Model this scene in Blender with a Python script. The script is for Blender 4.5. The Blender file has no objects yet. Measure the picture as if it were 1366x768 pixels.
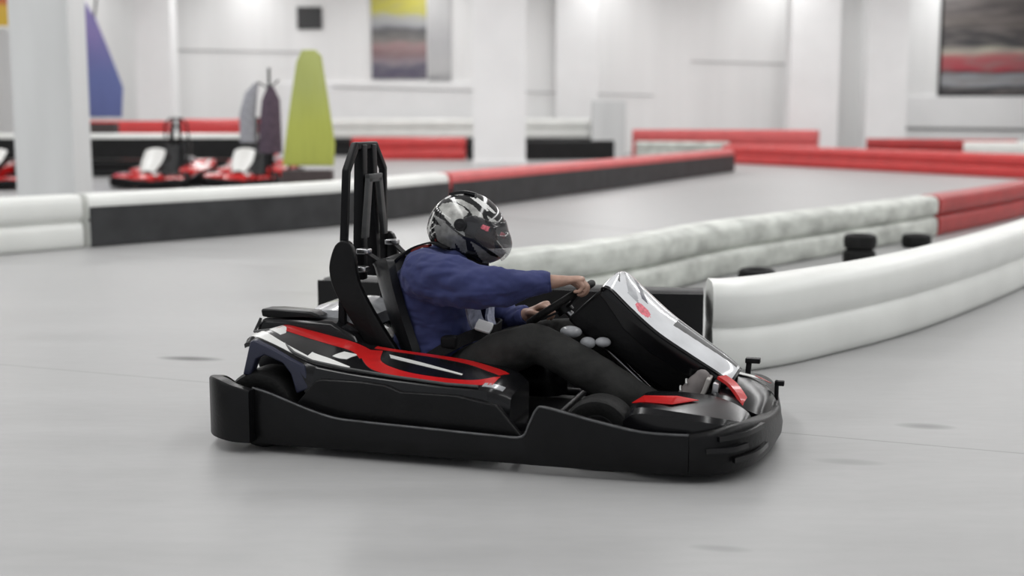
import bpy, bmesh, math, random
from mathutils import Vector, Matrix
random.seed(7)
PI = math.pi
sc = bpy.context.scene
COL = sc.collection

# ------------------------------------------------------------------ camera, world, light, exposure
cam_d = bpy.data.cameras.new('camera'); cam = bpy.data.objects.new('camera', cam_d); COL.objects.link(cam)
cam_d.sensor_width = 36; cam_d.lens = 45; cam_d.clip_end = 300
cam.location = (0, 0, 1.27)
cam.rotation_euler = (math.radians(90 - 7.6386), 0, 0)
cam_d.dof.use_dof = True; cam_d.dof.focus_distance = 5.0; cam_d.dof.aperture_fstop = 1.4
sc.camera = cam

w = bpy.data.worlds.new('world'); sc.world = w; w.use_nodes = True
w.node_tree.nodes['Background'].inputs[0].default_value = (0.93, 0.96, 1.0, 1)
w.node_tree.nodes['Background'].inputs[1].default_value = 0.48

def area(name, loc, sx, sy, power, rot=(0, 0, 0), colr=(1, 1, 0.995)):
    d = bpy.data.lights.new(name, 'AREA'); d.shape = 'RECTANGLE'; d.size = sx; d.size_y = sy
    d.energy = power; d.color = colr
    o = bpy.data.objects.new(name, d); COL.objects.link(o); o.location = loc; o.rotation_euler = rot
    return o
for x, e in ((-15.0, 640), (-9.0, 820), (-3.0, 860), (3.0, 760), (9.0, 790), (15.0, 980)):
    area('ceiling_strip_light', (x, 21.5, 6.2), 0.7, 46, e)

sc.view_settings.view_transform = 'Standard'; sc.view_settings.look = 'None'
sc.view_settings.gamma = 1; sc.view_settings.use_curve_mapping = False
sc.view_settings.exposure = 0.14

# ------------------------------------------------------------------ materials
def mat(name, color, rough=0.5, metal=0.0, noise=0.0, nscale=20.0, bump=0.0, bscale=60.0, coat=0.0, spec=0.5,
        trans=0.0, alpha=1.0, stretch=(1, 1, 1)):
    m = bpy.data.materials.new(name); m.use_nodes = True
    nt = m.node_tree; N = nt.nodes; L = nt.links; b = N['Principled BSDF']
    b.inputs['Base Color'].default_value = (*color, 1); b.inputs['Roughness'].default_value = rough
    b.inputs['Metallic'].default_value = metal; b.inputs['Coat Weight'].default_value = coat
    b.inputs['Specular IOR Level'].default_value = spec
    b.inputs['Transmission Weight'].default_value = trans; b.inputs['Alpha'].default_value = alpha
    tc = N.new('ShaderNodeTexCoord'); mp = N.new('ShaderNodeMapping'); mp.inputs['Scale'].default_value = stretch
    L.new(tc.outputs['Object'], mp.inputs['Vector'])
    if noise > 0:
        n = N.new('ShaderNodeTexNoise'); n.inputs['Scale'].default_value = nscale; n.inputs['Detail'].default_value = 5
        L.new(mp.outputs[0], n.inputs['Vector'])
        r = N.new('ShaderNodeMapRange'); r.inputs['From Min'].default_value = 0.3; r.inputs['From Max'].default_value = 0.7
        r.inputs['To Min'].default_value = 1 - noise; r.inputs['To Max'].default_value = 1 + noise
        L.new(n.outputs['Fac'], r.inputs['Value'])
        v = N.new('ShaderNodeVectorMath'); v.operation = 'SCALE'; v.inputs[0].default_value = color
        L.new(r.outputs[0], v.inputs['Scale']); L.new(v.outputs[0], b.inputs['Base Color'])
    if bump > 0:
        n2 = N.new('ShaderNodeTexNoise'); n2.inputs['Scale'].default_value = bscale; n2.inputs['Detail'].default_value = 4
        L.new(mp.outputs[0], n2.inputs['Vector'])
        bp = N.new('ShaderNodeBump'); bp.inputs['Strength'].default_value = bump; bp.inputs['Distance'].default_value = 0.01
        L.new(n2.outputs['Fac'], bp.inputs['Height']); L.new(bp.outputs[0], b.inputs['Normal'])
    return m

M = {}
M['black'] = mat('black_plastic', (0.0045, 0.0045, 0.005), 0.36, noise=0.3, nscale=8, bump=0.12, bscale=60, spec=0.22)
M['gloss'] = mat('gloss_black', (0.005, 0.005, 0.006), 0.2, spec=0.4)
M['navyplastic'] = mat('dark_blue_grey_plastic', (0.028, 0.031, 0.055), 0.3, spec=0.4)
M['rubber'] = mat('tyre_rubber', (0.008, 0.008, 0.008), 0.6, spec=0.25, noise=0.3, nscale=30, bump=0.3, bscale=50)
M['steel'] = mat('steel', (0.45, 0.45, 0.46), 0.3, 1.0, noise=0.1)
M['blacksteel'] = mat('black_steel', (0.006, 0.006, 0.007), 0.4, noise=0.2, spec=0.15)
M['greymetal'] = mat('worn_grey_metal', (0.040, 0.041, 0.042), 0.45, noise=0.25)
M['edge'] = mat('painted_highlight_grey', (0.075, 0.077, 0.08), 0.4, noise=0.4, nscale=20)  # lighter grey that paints the highlight on the bumper edges
M['red'] = mat('red_plastic', (0.55, 0.012, 0.012), 0.25, coat=0.3, noise=0.08)
M['white'] = mat('white_plastic', (0.72, 0.72, 0.70), 0.3, noise=0.06)
M['palegrey'] = mat('pale_grey_plastic', (0.42, 0.43, 0.45), 0.25, noise=0.25, nscale=15, coat=0.4)
M['silver'] = mat('silver_paint', (0.42, 0.42, 0.40), 0.3, 0.15, noise=0.35, nscale=35, coat=0.5)
M['silver2'] = mat('silver_grey_paint', (0.20, 0.20, 0.197), 0.3, 0.15, noise=0.3, nscale=40, coat=0.5)
M['pink'] = mat('pink_sticker', (0.70, 0.16, 0.20), 0.5, noise=0.3, nscale=90)
M['leather'] = mat('black_vinyl', (0.010, 0.0105, 0.012), 0.33, spec=0.4, noise=0.2, bump=0.2, bscale=14)
M['webbing'] = mat('black_webbing', (0.007, 0.007, 0.008), 0.7, bump=0.2, bscale=200, spec=0.2)
M['pad'] = mat('pale_blue_grey_webbing', (0.22, 0.235, 0.31), 0.7, noise=0.45, nscale=45)
M['skin'] = mat('skin', (0.40, 0.245, 0.185), 0.5, noise=0.12, nscale=30)
M['nail'] = mat('nail', (0.46, 0.28, 0.22), 0.35)
M['eye'] = mat('eye', (0.5, 0.5, 0.5), 0.2)
M['trouser'] = mat('charcoal_cloth', (0.031, 0.031, 0.030), 0.9, spec=0.2, noise=0.25, nscale=12, bump=0.4, bscale=25)
M['shoe'] = mat('grey_shoe', (0.19, 0.17, 0.165), 0.6, noise=0.2)
M['sole'] = mat('pale_sole', (0.40, 0.38, 0.36), 0.6)
M['visor'] = mat('smoked_visor', (0.55, 0.55, 0.57), 0.05, alpha=0.30, spec=0.8)
M['visordark'] = mat('dark_visor', (0.05, 0.05, 0.055), 0.06, alpha=0.50, spec=0.8)
M['barrierwhite'] = mat('barrier_white', (0.80, 0.81, 0.78), 0.35, noise=0.05, nscale=2.0, bump=0.05, bscale=8)
M['barrierdirty'] = mat('barrier_dirty_white', (0.58, 0.60, 0.56), 0.45, noise=0.3, nscale=3.5, stretch=(1, 1, 2))
M['barrierred'] = mat('barrier_red', (0.62, 0.055, 0.055), 0.32, noise=0.08, nscale=3)  # slightly desaturated, so distance haze is mixed into the red
M['barrierdeepred'] = mat('barrier_deep_red', (0.40, 0.03, 0.03), 0.4, noise=0.15, nscale=3)
M['barrierpink'] = mat('barrier_faded_red', (0.66, 0.12, 0.12), 0.4, noise=0.08, nscale=3)
M['belt'] = mat('grey_black_belt', (0.042, 0.043, 0.045), 0.55, spec=0.3, noise=0.25, nscale=4, bump=0.2, bscale=20)
M['beltblack'] = mat('black_belt', (0.012, 0.012, 0.0125), 0.5, spec=0.25, noise=0.2, nscale=4, bump=0.2, bscale=20)
M['cable'] = mat('dark_grey_cable', (0.18, 0.18, 0.18), 0.5)

def cloth_mat():
    m = mat('navy_fleece', (0.030, 0.038, 0.125), 0.9, noise=0.16, nscale=7)
    nt = m.node_tree; N = nt.nodes; L = nt.links; b = N['Principled BSDF']
    b.inputs['Sheen Weight'].default_value = 0.10
    b.inputs['Sheen Tint'].default_value = (0.5, 0.55, 0.9, 1)
    tc = N.new('ShaderNodeTexCoord'); mp = N.new('ShaderNodeMapping')
    mp.inputs['Scale'].default_value = (3.0, 5.0, 9.0); mp.inputs['Rotation'].default_value = (0, 0.35, 0)
    n = N.new('ShaderNodeTexNoise'); n.inputs['Scale'].default_value = 1.6; n.inputs['Detail'].default_value = 1.0; n.inputs['Distortion'].default_value = 0.7
    bp = N.new('ShaderNodeBump'); bp.inputs['Strength'].default_value = 0.7; bp.inputs['Distance'].default_value = 0.04
    L.new(tc.outputs['Object'], mp.inputs['Vector']); L.new(mp.outputs[0], n.inputs['Vector'])
    L.new(n.outputs['Fac'], bp.inputs['Height']); L.new(bp.outputs[0], b.inputs['Normal'])
    return m
M['navy'] = cloth_mat()

def concrete():
    m = bpy.data.materials.new('polished_concrete'); m.use_nodes = True
    nt = m.node_tree; N = nt.nodes; L = nt.links; b = N['Principled BSDF']
    b.inputs['Roughness'].default_value = 0.4; b.inputs['Specular IOR Level'].default_value = 0.22
    tc = N.new('ShaderNodeTexCoord')
    def noise(scale, stretch, detail=5, rot=0.0):
        mp = N.new('ShaderNodeMapping'); mp.inputs['Scale'].default_value = stretch; mp.inputs['Rotation'].default_value = (0, 0, rot)
        n = N.new('ShaderNodeTexNoise'); n.inputs['Scale'].default_value = scale; n.inputs['Detail'].default_value = detail
        L.new(tc.outputs['Object'], mp.inputs[0]); L.new(mp.outputs[0], n.inputs['Vector']); return n.outputs['Fac']
    def mth(op, a, c, clamp=False):
        n = N.new('ShaderNodeMath'); n.operation = op; n.use_clamp = clamp
        for k, v in enumerate((a, c)):
            if isinstance(v, (int, float)): n.inputs[k].default_value = v
            else: L.new(v, n.inputs[k])
        return n.outputs[0]
    big = noise(0.35, (1, 1, 1), 3)
    tracks = noise(1.1, (0.35, 3.2, 1), 6, 0.25)      # rubber laid down along the driving line
    fine = noise(14, (0.5, 1.6, 1), 4, 0.25)
    s = mth('ADD', mth('MULTIPLY', big, 0.10), mth('MULTIPLY', tracks, 0.34))
    s = mth('ADD', s, mth('MULTIPLY', fine, 0.13))
    s = mth('ADD', s, 0.715)                            # about 1.0 on average
    sep = N.new('ShaderNodeSeparateXYZ'); L.new(tc.outputs['Object'], sep.inputs[0])
    X, Y = sep.outputs[0], sep.outputs[1]
    def seam(x0, y0, x1, y1, width, amount, seg=None):
        dx, dy = x1 - x0, y1 - y0; ln = math.hypot(dx, dy); nx, ny = -dy / ln, dx / ln
        d = mth('ADD', mth('MULTIPLY', X, nx), mth('MULTIPLY', Y, ny))
        d = mth('ABSOLUTE', mth('SUBTRACT', d, nx * x0 + ny * y0), 0)
        k = mth('SUBTRACT', 1.0, mth('DIVIDE', d, width), True)
        if seg:
            a = mth('ADD', mth('MULTIPLY', X, dx / ln), mth('MULTIPLY', Y, dy / ln))
            c0 = (dx * x0 + dy * y0) / ln
            a = mth('ABSOLUTE', mth('SUBTRACT', a, c0 + ln / 2), 0)
            k = mth('MULTIPLY', k, mth('LESS_THAN', a, ln / 2))
        return mth('MULTIPLY', k, amount)
    total = seam(-2.64, 6.5, 1.94, 4.74, 0.010, 0.38)
    total = mth('ADD', total, seam(-0.12, 16.18, 1.17, 14.55, 0.07, 0.35))
    total = mth('SUBTRACT', total, seam(-3.66, 11.89, -0.5, 10.1, 0.05, 0.14, True))
    total = mth('ADD', total, seam(1.30, 3.2, 6.6, 11.6, 0.02, 0.10))
    def spot(cx, cy, rx, ry, rot, amount):
        c, q = math.cos(rot), math.sin(rot)
        u = mth('ADD', mth('MULTIPLY', mth('SUBTRACT', X, cx), c), mth('MULTIPLY', mth('SUBTRACT', Y, cy), q))
        v = mth('SUBTRACT', mth('MULTIPLY', mth('SUBTRACT', Y, cy), c), mth('MULTIPLY', mth('SUBTRACT', X, cx), q))
        r = mth('ADD', mth('POWER', mth('DIVIDE', mth('ABSOLUTE', u, 0), rx), 2.0), mth('POWER', mth('DIVIDE', mth('ABSOLUTE', v, 0), ry), 2.0))
        return mth('MULTIPLY', mth('SUBTRACT', 1.0, r, True), amount)
    total = mth('ADD', total, spot(-1.70, 6.66, 0.20, 0.07, -0.2, 0.75))
    total = mth('ADD', total, spot(1.71, 5.17, 0.13, 0.06, -0.2, 0.40))
    total = mth('ADD', total, spot(1.25, 4.62, 0.14, 0.05, -0.2, 0.25))
    total = mth('ADD', total, spot(0.62, 3.66, 0.10, 0.035, -0.2, 0.25))
    s = mth('MULTIPLY', s, mth('SUBTRACT', 1.0, total))
    v = N.new('ShaderNodeVectorMath'); v.operation = 'SCALE'; v.inputs[0].default_value = (0.392, 0.391, 0.39)
    L.new(s, v.inputs['Scale']); L.new(v.outputs[0], b.inputs['Base Color'])
    r = N.new('ShaderNodeMapRange'); r.inputs['To Min'].default_value = 0.28; r.inputs['To Max'].default_value = 0.5
    L.new(tracks, r.inputs['Value']); L.new(r.outputs[0], b.inputs['Roughness'])
    return m
M['floor'] = concrete()
M['wall'] = mat('white_painted_block', (0.90, 0.90, 0.895), 0.6, noise=0.05, nscale=0.5, stretch=(3, 1, 0.15))
M['pilaster'] = mat('white_painted_pillar', (0.90, 0.90, 0.90), 0.55, noise=0.03, nscale=1)
M['pillargrey'] = mat('pale_grey_pillar', (0.66, 0.67, 0.67), 0.55, noise=0.1, nscale=1, stretch=(2, 1, 0.2))
M['sidewall'] = mat('off_white_wall', (0.7, 0.7, 0.69), 0.7, noise=0.04, nscale=0.6)
M['ceiling'] = mat('ceiling_white', (0.82, 0.82, 0.82), 0.8, noise=0.03, nscale=1)

def banded(name, bands, axis='Z', nscale=1.5, mixamt=0.25, stretch=(1, 1, 6), c2=(0.3, 0.25, 0.25)):
    """printed bands; bands = [(position 0..1, colour)]"""
    m = bpy.data.materials.new(name); m.use_nodes = True
    nt = m.node_tree; N = nt.nodes; L = nt.links; b = N['Principled BSDF']; b.inputs['Roughness'].default_value = 0.5
    tc = N.new('ShaderNodeTexCoord'); sep = N.new('ShaderNodeSeparateXYZ'); L.new(tc.outputs['Generated'], sep.inputs[0])
    mp = N.new('ShaderNodeMapping'); mp.inputs['Scale'].default_value = stretch; L.new(tc.outputs['Generated'], mp.inputs[0])
    n = N.new('ShaderNodeTexNoise'); n.inputs['Scale'].default_value = nscale; n.inputs['Detail'].default_value = 4; L.new(mp.outputs[0], n.inputs['Vector'])
    a = N.new('ShaderNodeMath'); a.operation = 'MULTIPLY_ADD'; a.inputs[1].default_value = 0.16
    L.new(n.outputs['Fac'], a.inputs[0])
    sub = N.new('ShaderNodeMath'); sub.operation = 'SUBTRACT'; L.new(sep.outputs['XYZ'.index(axis)], sub.inputs[0]); sub.inputs[1].default_value = 0.08
    L.new(sub.outputs[0], a.inputs[2])
    cr = N.new('ShaderNodeValToRGB'); L.new(a.outputs[0], cr.inputs[0]); e = cr.color_ramp.elements
    while len(e) > 1: e.remove(e[-1])
    e[0].position = bands[0][0]; e[0].color = (*bands[0][1], 1)
    for p, c in bands[1:]:
        q = e.new(p); q.color = (*c, 1)
    n2 = N.new('ShaderNodeTexNoise'); n2.inputs['Scale'].default_value = nscale * 2.3; n2.inputs['Detail'].default_value = 3; L.new(mp.outputs[0], n2.inputs['Vector'])
    mr = N.new('ShaderNodeMapRange'); mr.inputs['From Min'].default_value = 0.45; mr.inputs['From Max'].default_value = 0.65
    mr.inputs['To Max'].default_value = mixamt; L.new(n2.outputs['Fac'], mr.inputs['Value'])
    mx = N.new('ShaderNodeMixRGB'); L.new(mr.outputs[0], mx.inputs[0]); L.new(cr.outputs[0], mx.inputs[1]); mx.inputs[2].default_value = (*c2, 1)
    L.new(mx.outputs[0], b.inputs['Base Color'])
    return m

# ------------------------------------------------------------------ helpers
def props(o, label=None, cat=None, group=None, kind=None):
    if label: o['label'] = label
    if cat: o['category'] = cat
    if group: o['group'] = group
    if kind: o['kind'] = kind
    return o
def thing(name, label, cat, loc=(0, 0, 0), rz=0.0, group=None):
    o = bpy.data.objects.new(name, None); COL.objects.link(o); o.empty_display_size = 0.2
    o.location = loc; o.rotation_euler = (0, 0, rz); return props(o, label, cat, group)
def mk(name, verts, faces, mats, parent=None, smooth=True, bevel=0.0, sub=0, solid=0.0, split=38, fmat=None):
    me = bpy.data.meshes.new(name); me.from_pydata([tuple(v) for v in verts], [], faces); me.validate()
    bm = bmesh.new(); bm.from_mesh(me); bmesh.ops.recalc_face_normals(bm, faces=bm.faces); bm.to_mesh(me); bm.free()
    if not isinstance(mats, (list, tuple)): mats = [mats]
    for x in mats: me.materials.append(x)
    if smooth: me.polygons.foreach_set('use_smooth', [True] * len(me.polygons))
    if fmat:
        for p, i in zip(me.polygons, fmat): p.material_index = i
    o = bpy.data.objects.new(name, me); COL.objects.link(o)
    if parent: o.parent = parent
    if solid:
        s = o.modifiers.new('solid', 'SOLIDIFY'); s.thickness = solid; s.offset = 0
    if bevel:
        b = o.modifiers.new('bevel', 'BEVEL'); b.width = bevel; b.segments = 3; b.limit_method = 'ANGLE'; b.angle_limit = math.radians(30)
        b.harden_normals = False
    if sub:
        s = o.modifiers.new('sub', 'SUBSURF'); s.levels = sub; s.render_levels = sub
    if smooth and split and not sub:
        e = o.modifiers.new('split', 'EDGE_SPLIT'); e.split_angle = math.radians(split)
    return o
def merge(*vf):
    V, Fc = [], []
    for v, f in vf:
        k = len(V); V += [Vector(p) for p in v]; Fc += [tuple(i + k for i in q) for q in f]
    return V, Fc
def boxg(x0, x1, y0, y1, z0, z1):
    v = [(x0, y0, z0), (x1, y0, z0), (x1, y1, z0), (x0, y1, z0), (x0, y0, z1), (x1, y0, z1), (x1, y1, z1), (x0, y1, z1)]
    return v, [(0, 3, 2, 1), (4, 5, 6, 7), (0, 1, 5, 4), (1, 2, 6, 5), (2, 3, 7, 6), (3, 0, 4, 7)]
def prismg(poly, plane, a, b):
    """poly in plane 'xz' (extruded in y), 'xy' (in z), 'yz' (in x)"""
    def P(p, t):
        return {'xz': (p[0], t, p[1]), 'xy': (p[0], p[1], t), 'yz': (t, p[0], p[1])}[plane]
    n = len(poly); v = [P(p, a) for p in poly] + [P(p, b) for p in poly]
    f = [tuple(range(n)), tuple(range(2 * n - 1, n - 1, -1))] + [(i, (i + 1) % n, n + (i + 1) % n, n + i) for i in range(n)]
    return v, f
def loftg(rings, closed=True, caps=True):
    n = len(rings[0]); V = [Vector(p) for r in rings for p in r]; Fc = []
    for i in range(len(rings) - 1):
        for j in range(n if closed else n - 1):
            k = (j + 1) % n; Fc.append((i * n + j, i * n + k, (i + 1) * n + k, (i + 1) * n + j))
    if caps and closed:
        Fc.append(tuple(range(n))); Fc.append(tuple((len(rings) - 1) * n + j for j in reversed(range(n))))
    return V, Fc
def crom(pts, n):
    """resample control tuples with a Catmull-Rom spline, n steps per span"""
    P = [list(p) for p in pts]; out = []
    for i in range(len(P) - 1):
        p0 = P[i - 1] if i else P[0]; p1 = P[i]; p2 = P[i + 1]; p3 = P[i + 2] if i + 2 < len(P) else P[-1]
        for k in range(n):
            t = k / n
            out.append([0.5 * (2 * b + (c - a) * t + (2 * a - 5 * b + 4 * c - d) * t * t + (3 * b - a - 3 * c + d) * t ** 3)
                        for a, b, c, d in zip(p0, p1, p2, p3)])
    out.append(P[-1]); return out
def frames(pts, up=Vector((0, 0, 1))):
    out = []
    for i, p in enumerate(pts):
        a = pts[max(0, i - 1)]; b = pts[min(len(pts) - 1, i + 1)]; t = (b - a).normalized()
        s = t.cross(up)
        if s.length < 1e-4: s = t.cross(Vector((1, 0, 0)))
        s.normalize(); out.append((t, s, s.cross(t).normalized()))
    return out
def tubeg(ctrl, r, n=4, seg=12, smooth=True, cap_round=False, up=Vector((0, 0, 1)), ry=None):
    """ctrl: (x,y,z) or (x,y,z,r[,flat]) points"""
    C = [list(c) if len(c) > 3 else list(c) + [r] for c in ctrl]
    C = [c if len(c) > 4 else c + [1.0] for c in C]
    S = crom(C, n) if smooth else C
    P = [Vector(c[:3]) for c in S]; Fr = frames(P, up); rings = []
    if cap_round:
        t, s, u = Fr[0]
        for a in (80, 55, 28):
            q = math.radians(a); rr = S[0][3] * math.cos(q); c = P[0] - t * S[0][3] * math.sin(q) * 0.9
            rings.append([c + s * rr * math.cos(2 * PI * k / seg) + u * rr * S[0][4] * math.sin(2 * PI * k / seg) for k in range(seg)])
    for c, p, (t, s, u) in zip(S, P, Fr):
        rings.append([p + s * c[3] * math.cos(2 * PI * k / seg) + u * c[3] * c[4] * math.sin(2 * PI * k / seg) for k in range(seg)])
    if cap_round:
        t, s, u = Fr[-1]
        for a in (28, 55, 80):
            q = math.radians(a); rr = S[-1][3] * math.cos(q); c = P[-1] + t * S[-1][3] * math.sin(q) * 0.9
            rings.append([c + s * rr * math.cos(2 * PI * k / seg) + u * rr * S[-1][4] * math.sin(2 * PI * k / seg) for k in range(seg)])
    return loftg(rings)
def ribbong(ctrl, width, thick, side, n=5, smooth=True):
    S = crom(ctrl, n) if smooth else ctrl; P = [Vector(c) for c in S]; side = Vector(side).normalized(); rings = []
    for i, p in enumerate(P):
        t = (P[min(i + 1, len(P) - 1)] - P[max(0, i - 1)]).normalized(); s = (side - t * side.dot(t)).normalized(); u = t.cross(s)
        rings.append([p + s * a * width / 2 + u * b * thick / 2 for a, b in ((-1, -1), (1, -1), (1, 1), (-1, 1))])
    return loftg(rings)
def revolveg(profile, center, axis='y', seg=40):
    rings = []
    for k in range(seg):
        a = 2 * PI * k / seg
        rings.append([(center[0] + r * math.cos(a), center[1] + h, center[2] + r * math.sin(a)) if axis == 'y' else
                      (center[0] + r * math.cos(a), center[1] + r * math.sin(a), center[2] + h) for r, h in profile])
    rings.append(rings[0])
    V, Fc = loftg(rings[:-1], closed=True, caps=False); n = len(profile); s = seg
    Fc += [((s - 1) * n + j, (s - 1) * n + (j + 1) % n, (j + 1) % n, j) for j in range(n)]
    return V, Fc
def torusg(c, ax_a, ax_b, R, r, seg=48, tseg=10):
    A = Vector(ax_a); B = Vector(ax_b); Nn = A.cross(B).normalized(); V = []; Fc = []
    for i in range(seg):
        th = 2 * PI * i / seg; d = A * math.cos(th) + B * math.sin(th)
        for j in range(tseg):
            q = 2 * PI * j / tseg; V.append(Vector(c) + d * (R + r * math.cos(q)) + Nn * r * math.sin(q))
    for i in range(seg):
        for j in range(tseg):
            Fc.append((i * tseg + j, i * tseg + (j + 1) % tseg, ((i + 1) % seg) * tseg + (j + 1) % tseg, ((i + 1) % seg) * tseg + j))
    return V, Fc
def ellg(c, r, seg=20, rings=14, rot=None):
    V = []; Fc = []; R = rot or Matrix.Identity(3)
    for i in range(rings + 1):
        ph = PI * i / rings
        for j in range(seg):
            th = 2 * PI * j / seg
            V.append(Vector(c) + R @ Vector((r[0] * math.sin(ph) * math.cos(th), r[1] * math.sin(ph) * math.sin(th), r[2] * math.cos(ph))))
    for i in range(rings):
        for j in range(seg):
            k = (j + 1) % seg; Fc.append((i * seg + j, i * seg + k, (i + 1) * seg + k, (i + 1) * seg + j))
    return V, Fc
def rings_ell(sections, seg=28, sq=2.0):
    """sections: (cx,cy,cz, rx, ry) horizontal superellipse slices"""
    rings = []
    for cx, cy, cz, rx, ry in sections:
        r = []
        for k in range(seg):
            a = 2 * PI * k / seg; c, s = math.cos(a), math.sin(a)
            r.append((cx + rx * math.copysign(abs(c) ** (2 / sq), c), cy + ry * math.copysign(abs(s) ** (2 / sq), s), cz))
        rings.append(r)
    return loftg(rings)
def skin(o, voxel, it=6, fac=0.6):
    for m in list(o.modifiers): o.modifiers.remove(m)
    r = o.modifiers.new('remesh', 'REMESH'); r.mode = 'VOXEL'; r.voxel_size = voxel; r.use_smooth_shade = True
    s = o.modifiers.new('smooth', 'SMOOTH'); s.factor = fac; s.iterations = it
    return o
def inpoly(x, y, poly):
    c = False; j = len(poly) - 1
    for i in range(len(poly)):
        xi, yi = poly[i]; xj, yj = poly[j]
        if (yi > y) != (yj > y) and x < (xj - xi) * (y - yi) / (yj - yi) + xi: c = not c
        j = i
    return c

# ------------------------------------------------------------------ setting
def plane_obj(name, g, m): return props(mk(name, *g, m, smooth=False), kind='structure')
XL, XR, YB, YF, ZC = -22.0, 22.0, -8.0, 45.0, 6.6
plane_obj('floor', boxg(XL, XR, YB, YF, -0.2, 0.0), M['floor'])
plane_obj('ceiling', boxg(XL, XR, YB, YF, ZC, ZC + 0.2), M['ceiling'])
plane_obj('wall_far', boxg(XL - 0.3, XR + 0.3, YF, YF + 0.3, 0, ZC), M['wall'])
plane_obj('wall_left', boxg(XL - 0.3, XL, YB, YF, 0, ZC), M['sidewall'])
plane_obj('wall_right', boxg(XR, XR + 0.3, YB, YF, 0, ZC), M['sidewall'])
# lower plinth bands of the far wall (left and right of the plain middle)
props(mk('trim_1', *boxg(-8.0, -1.2, YF - 0.12, YF, 0, 2.42), M['pilaster'], smooth=False, bevel=0.02), kind='structure')
props(mk('trim_2', *boxg(13.6, 21.9, YF - 0.12, YF, 0, 1.95), M['pilaster'], smooth=False, bevel=0.02), kind='structure')
# cable runs along the far wall
props(mk('trim_3', *tubeg([(-6.2, YF - 0.16, 2.28), (4.9, YF - 0.14, 1.98)], 0.014, smooth=False), M['cable']), kind='structure')
props(mk('trim_4', *tubeg([(6.2, YF - 0.05, 3.15), (11.3, YF - 0.05, 3.0)], 0.012, smooth=False), M['cable']), kind='structure')
props(mk('trim_5', *tubeg([(13.6, YF - 0.16, 0.86), (20.0, YF - 0.16, 0.78)], 0.04, smooth=False), M['cable']), kind='structure')
props(mk('trim_6', *tubeg([(-12.6, YF - 0.05, 3.55), (-6.8, YF - 0.05, 3.45)], 0.014, smooth=False), M['cable']), kind='structure')

def pillar(x0, x1, y, d, m, label, z1=ZC):
    g = merge(boxg(x0, x1, y, y + d, 0, z1), boxg(x0 - 0.03, x1 + 0.03, y - 0.03, y + d, 0, 0.12))
    o = mk('pillar', *g, m, smooth=False, bevel=0.015); return props(o, label, 'pillar', kind='structure')
pillar(-6.38, -5.62, 16.5, 0.7, M['pillargrey'], 'pale grey square pillar at the far left behind the white barrier')
pillar(-1.02, 0.36, 34.0, 0.8, M['pilaster'], 'broad white pillar behind the red-topped barrier, left of centre')
pillar(2.55, 3.62, 41.0, 0.6, M['pillargrey'], 'low pale grey pillar standing in front of the far wall', 1.75)
pillar(-11.9, -10.75, 41.0, 0.8, M['pilaster'], 'white pillar behind the parked karts')
pillar(9.0, 10.6, 42.0, 0.8, M['pilaster'], 'white pillar right of centre, left one of a close pair')
pillar(11.6, 12.95, 42.4, 0.8, M['pilaster'], 'white pillar right of centre, nearer the dark banner')
pillar(1.5, 2.95, 44.4, 0.58, M['pilaster'], 'white wall pilaster in the middle of the far wall')

# ------------------------------------------------------------------ barriers
def barrier(name, pts, h, m, label, belt=None, belt_top=0.8, side=1, wdt=0.30, z0=0.0, cat='barrier', group=None, groove=0.06):
    """moulded track barrier: double-bulge section swept along ground points; side=+1 puts the belt on the right of travel"""
    P = [Vector((p[0], p[1], 0)) for p in crom(pts, 6)]
    w2 = wdt / 2; g = groove
    prof = [(-.80, 0), (-.92, .04), (-1, .12), (-1, .34), (-.93, .44), (-1 + g / w2, .50), (-.93, .56), (-1, .66), (-1, .84), (-.86, .95), (-.5, 1.0),
            (.5, 1.0), (.86, .95), (1, .84), (1, .66), (.93, .56), (1 - g / w2, .50), (.93, .44), (1, .34), (1, .12), (.92, .04), (.80, 0)]
    rings = []; Fr = frames(P)
    for p, (t, s, u) in zip(P, Fr):
        rings.append([p + s * a * w2 + Vector((0, 0, z0 + b * h)) for a, b in prof])
    root = thing(name, label, cat, tuple(P[0]), group=group)
    off = P[0].copy()
    V, Fc = loftg(rings); V = [v - off for v in V]
    mk('barrier_body', V, Fc, m, root, split=60)
    if belt:
        r2 = []
        for p, (t, s, u) in zip(P, Fr):
            b = p + s * side * (w2 + 0.004)
            r2.append([b + Vector((0, 0, z0 + 0.01)), b + s * side * 0.014 + Vector((0, 0, z0 + 0.01)),
                       b + s * side * 0.014 + Vector((0, 0, z0 + h * belt_top)), b + Vector((0, 0, z0 + h * belt_top))])
        V, Fc = loftg(r2); mk('rubber_belt', [v - off for v in V], Fc, belt, root, split=40)
    return root
# left-hand barrier: the camera is on the right of travel
barrier('track_barrier', [(-8.0, 8.2), (-5.9, 10.60), (-4.27, 12.47)], 0.52, M['barrierwhite'],
        'bare white two-ridge barrier at the left edge, without a belt')
barrier('track_barrier', [(-4.22, 12.53), (-2.22, 14.85), (-0.98, 17.2)], 0.52, M['barrierwhite'],
        'white-topped barrier with black belt, running behind the kart driver', M['belt'], 0.76)
barrier('track_barrier', [(-0.94, 17.28), (-0.38, 18.45), (2.1, 23.6), (5.0, 29.8)], 0.52, M['barrierpink'],
        'red-topped barrier with grey-black belt receding to the far corner', M['belt'], 0.74)
barrier('track_barrier', [(5.9, 35.4), (8.2, 31.0), (10.5, 26.5), (13.2, 21.6)], 0.50, M['barrierred'],
        'bright red two-ridge barrier across the far end of the track')
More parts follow.
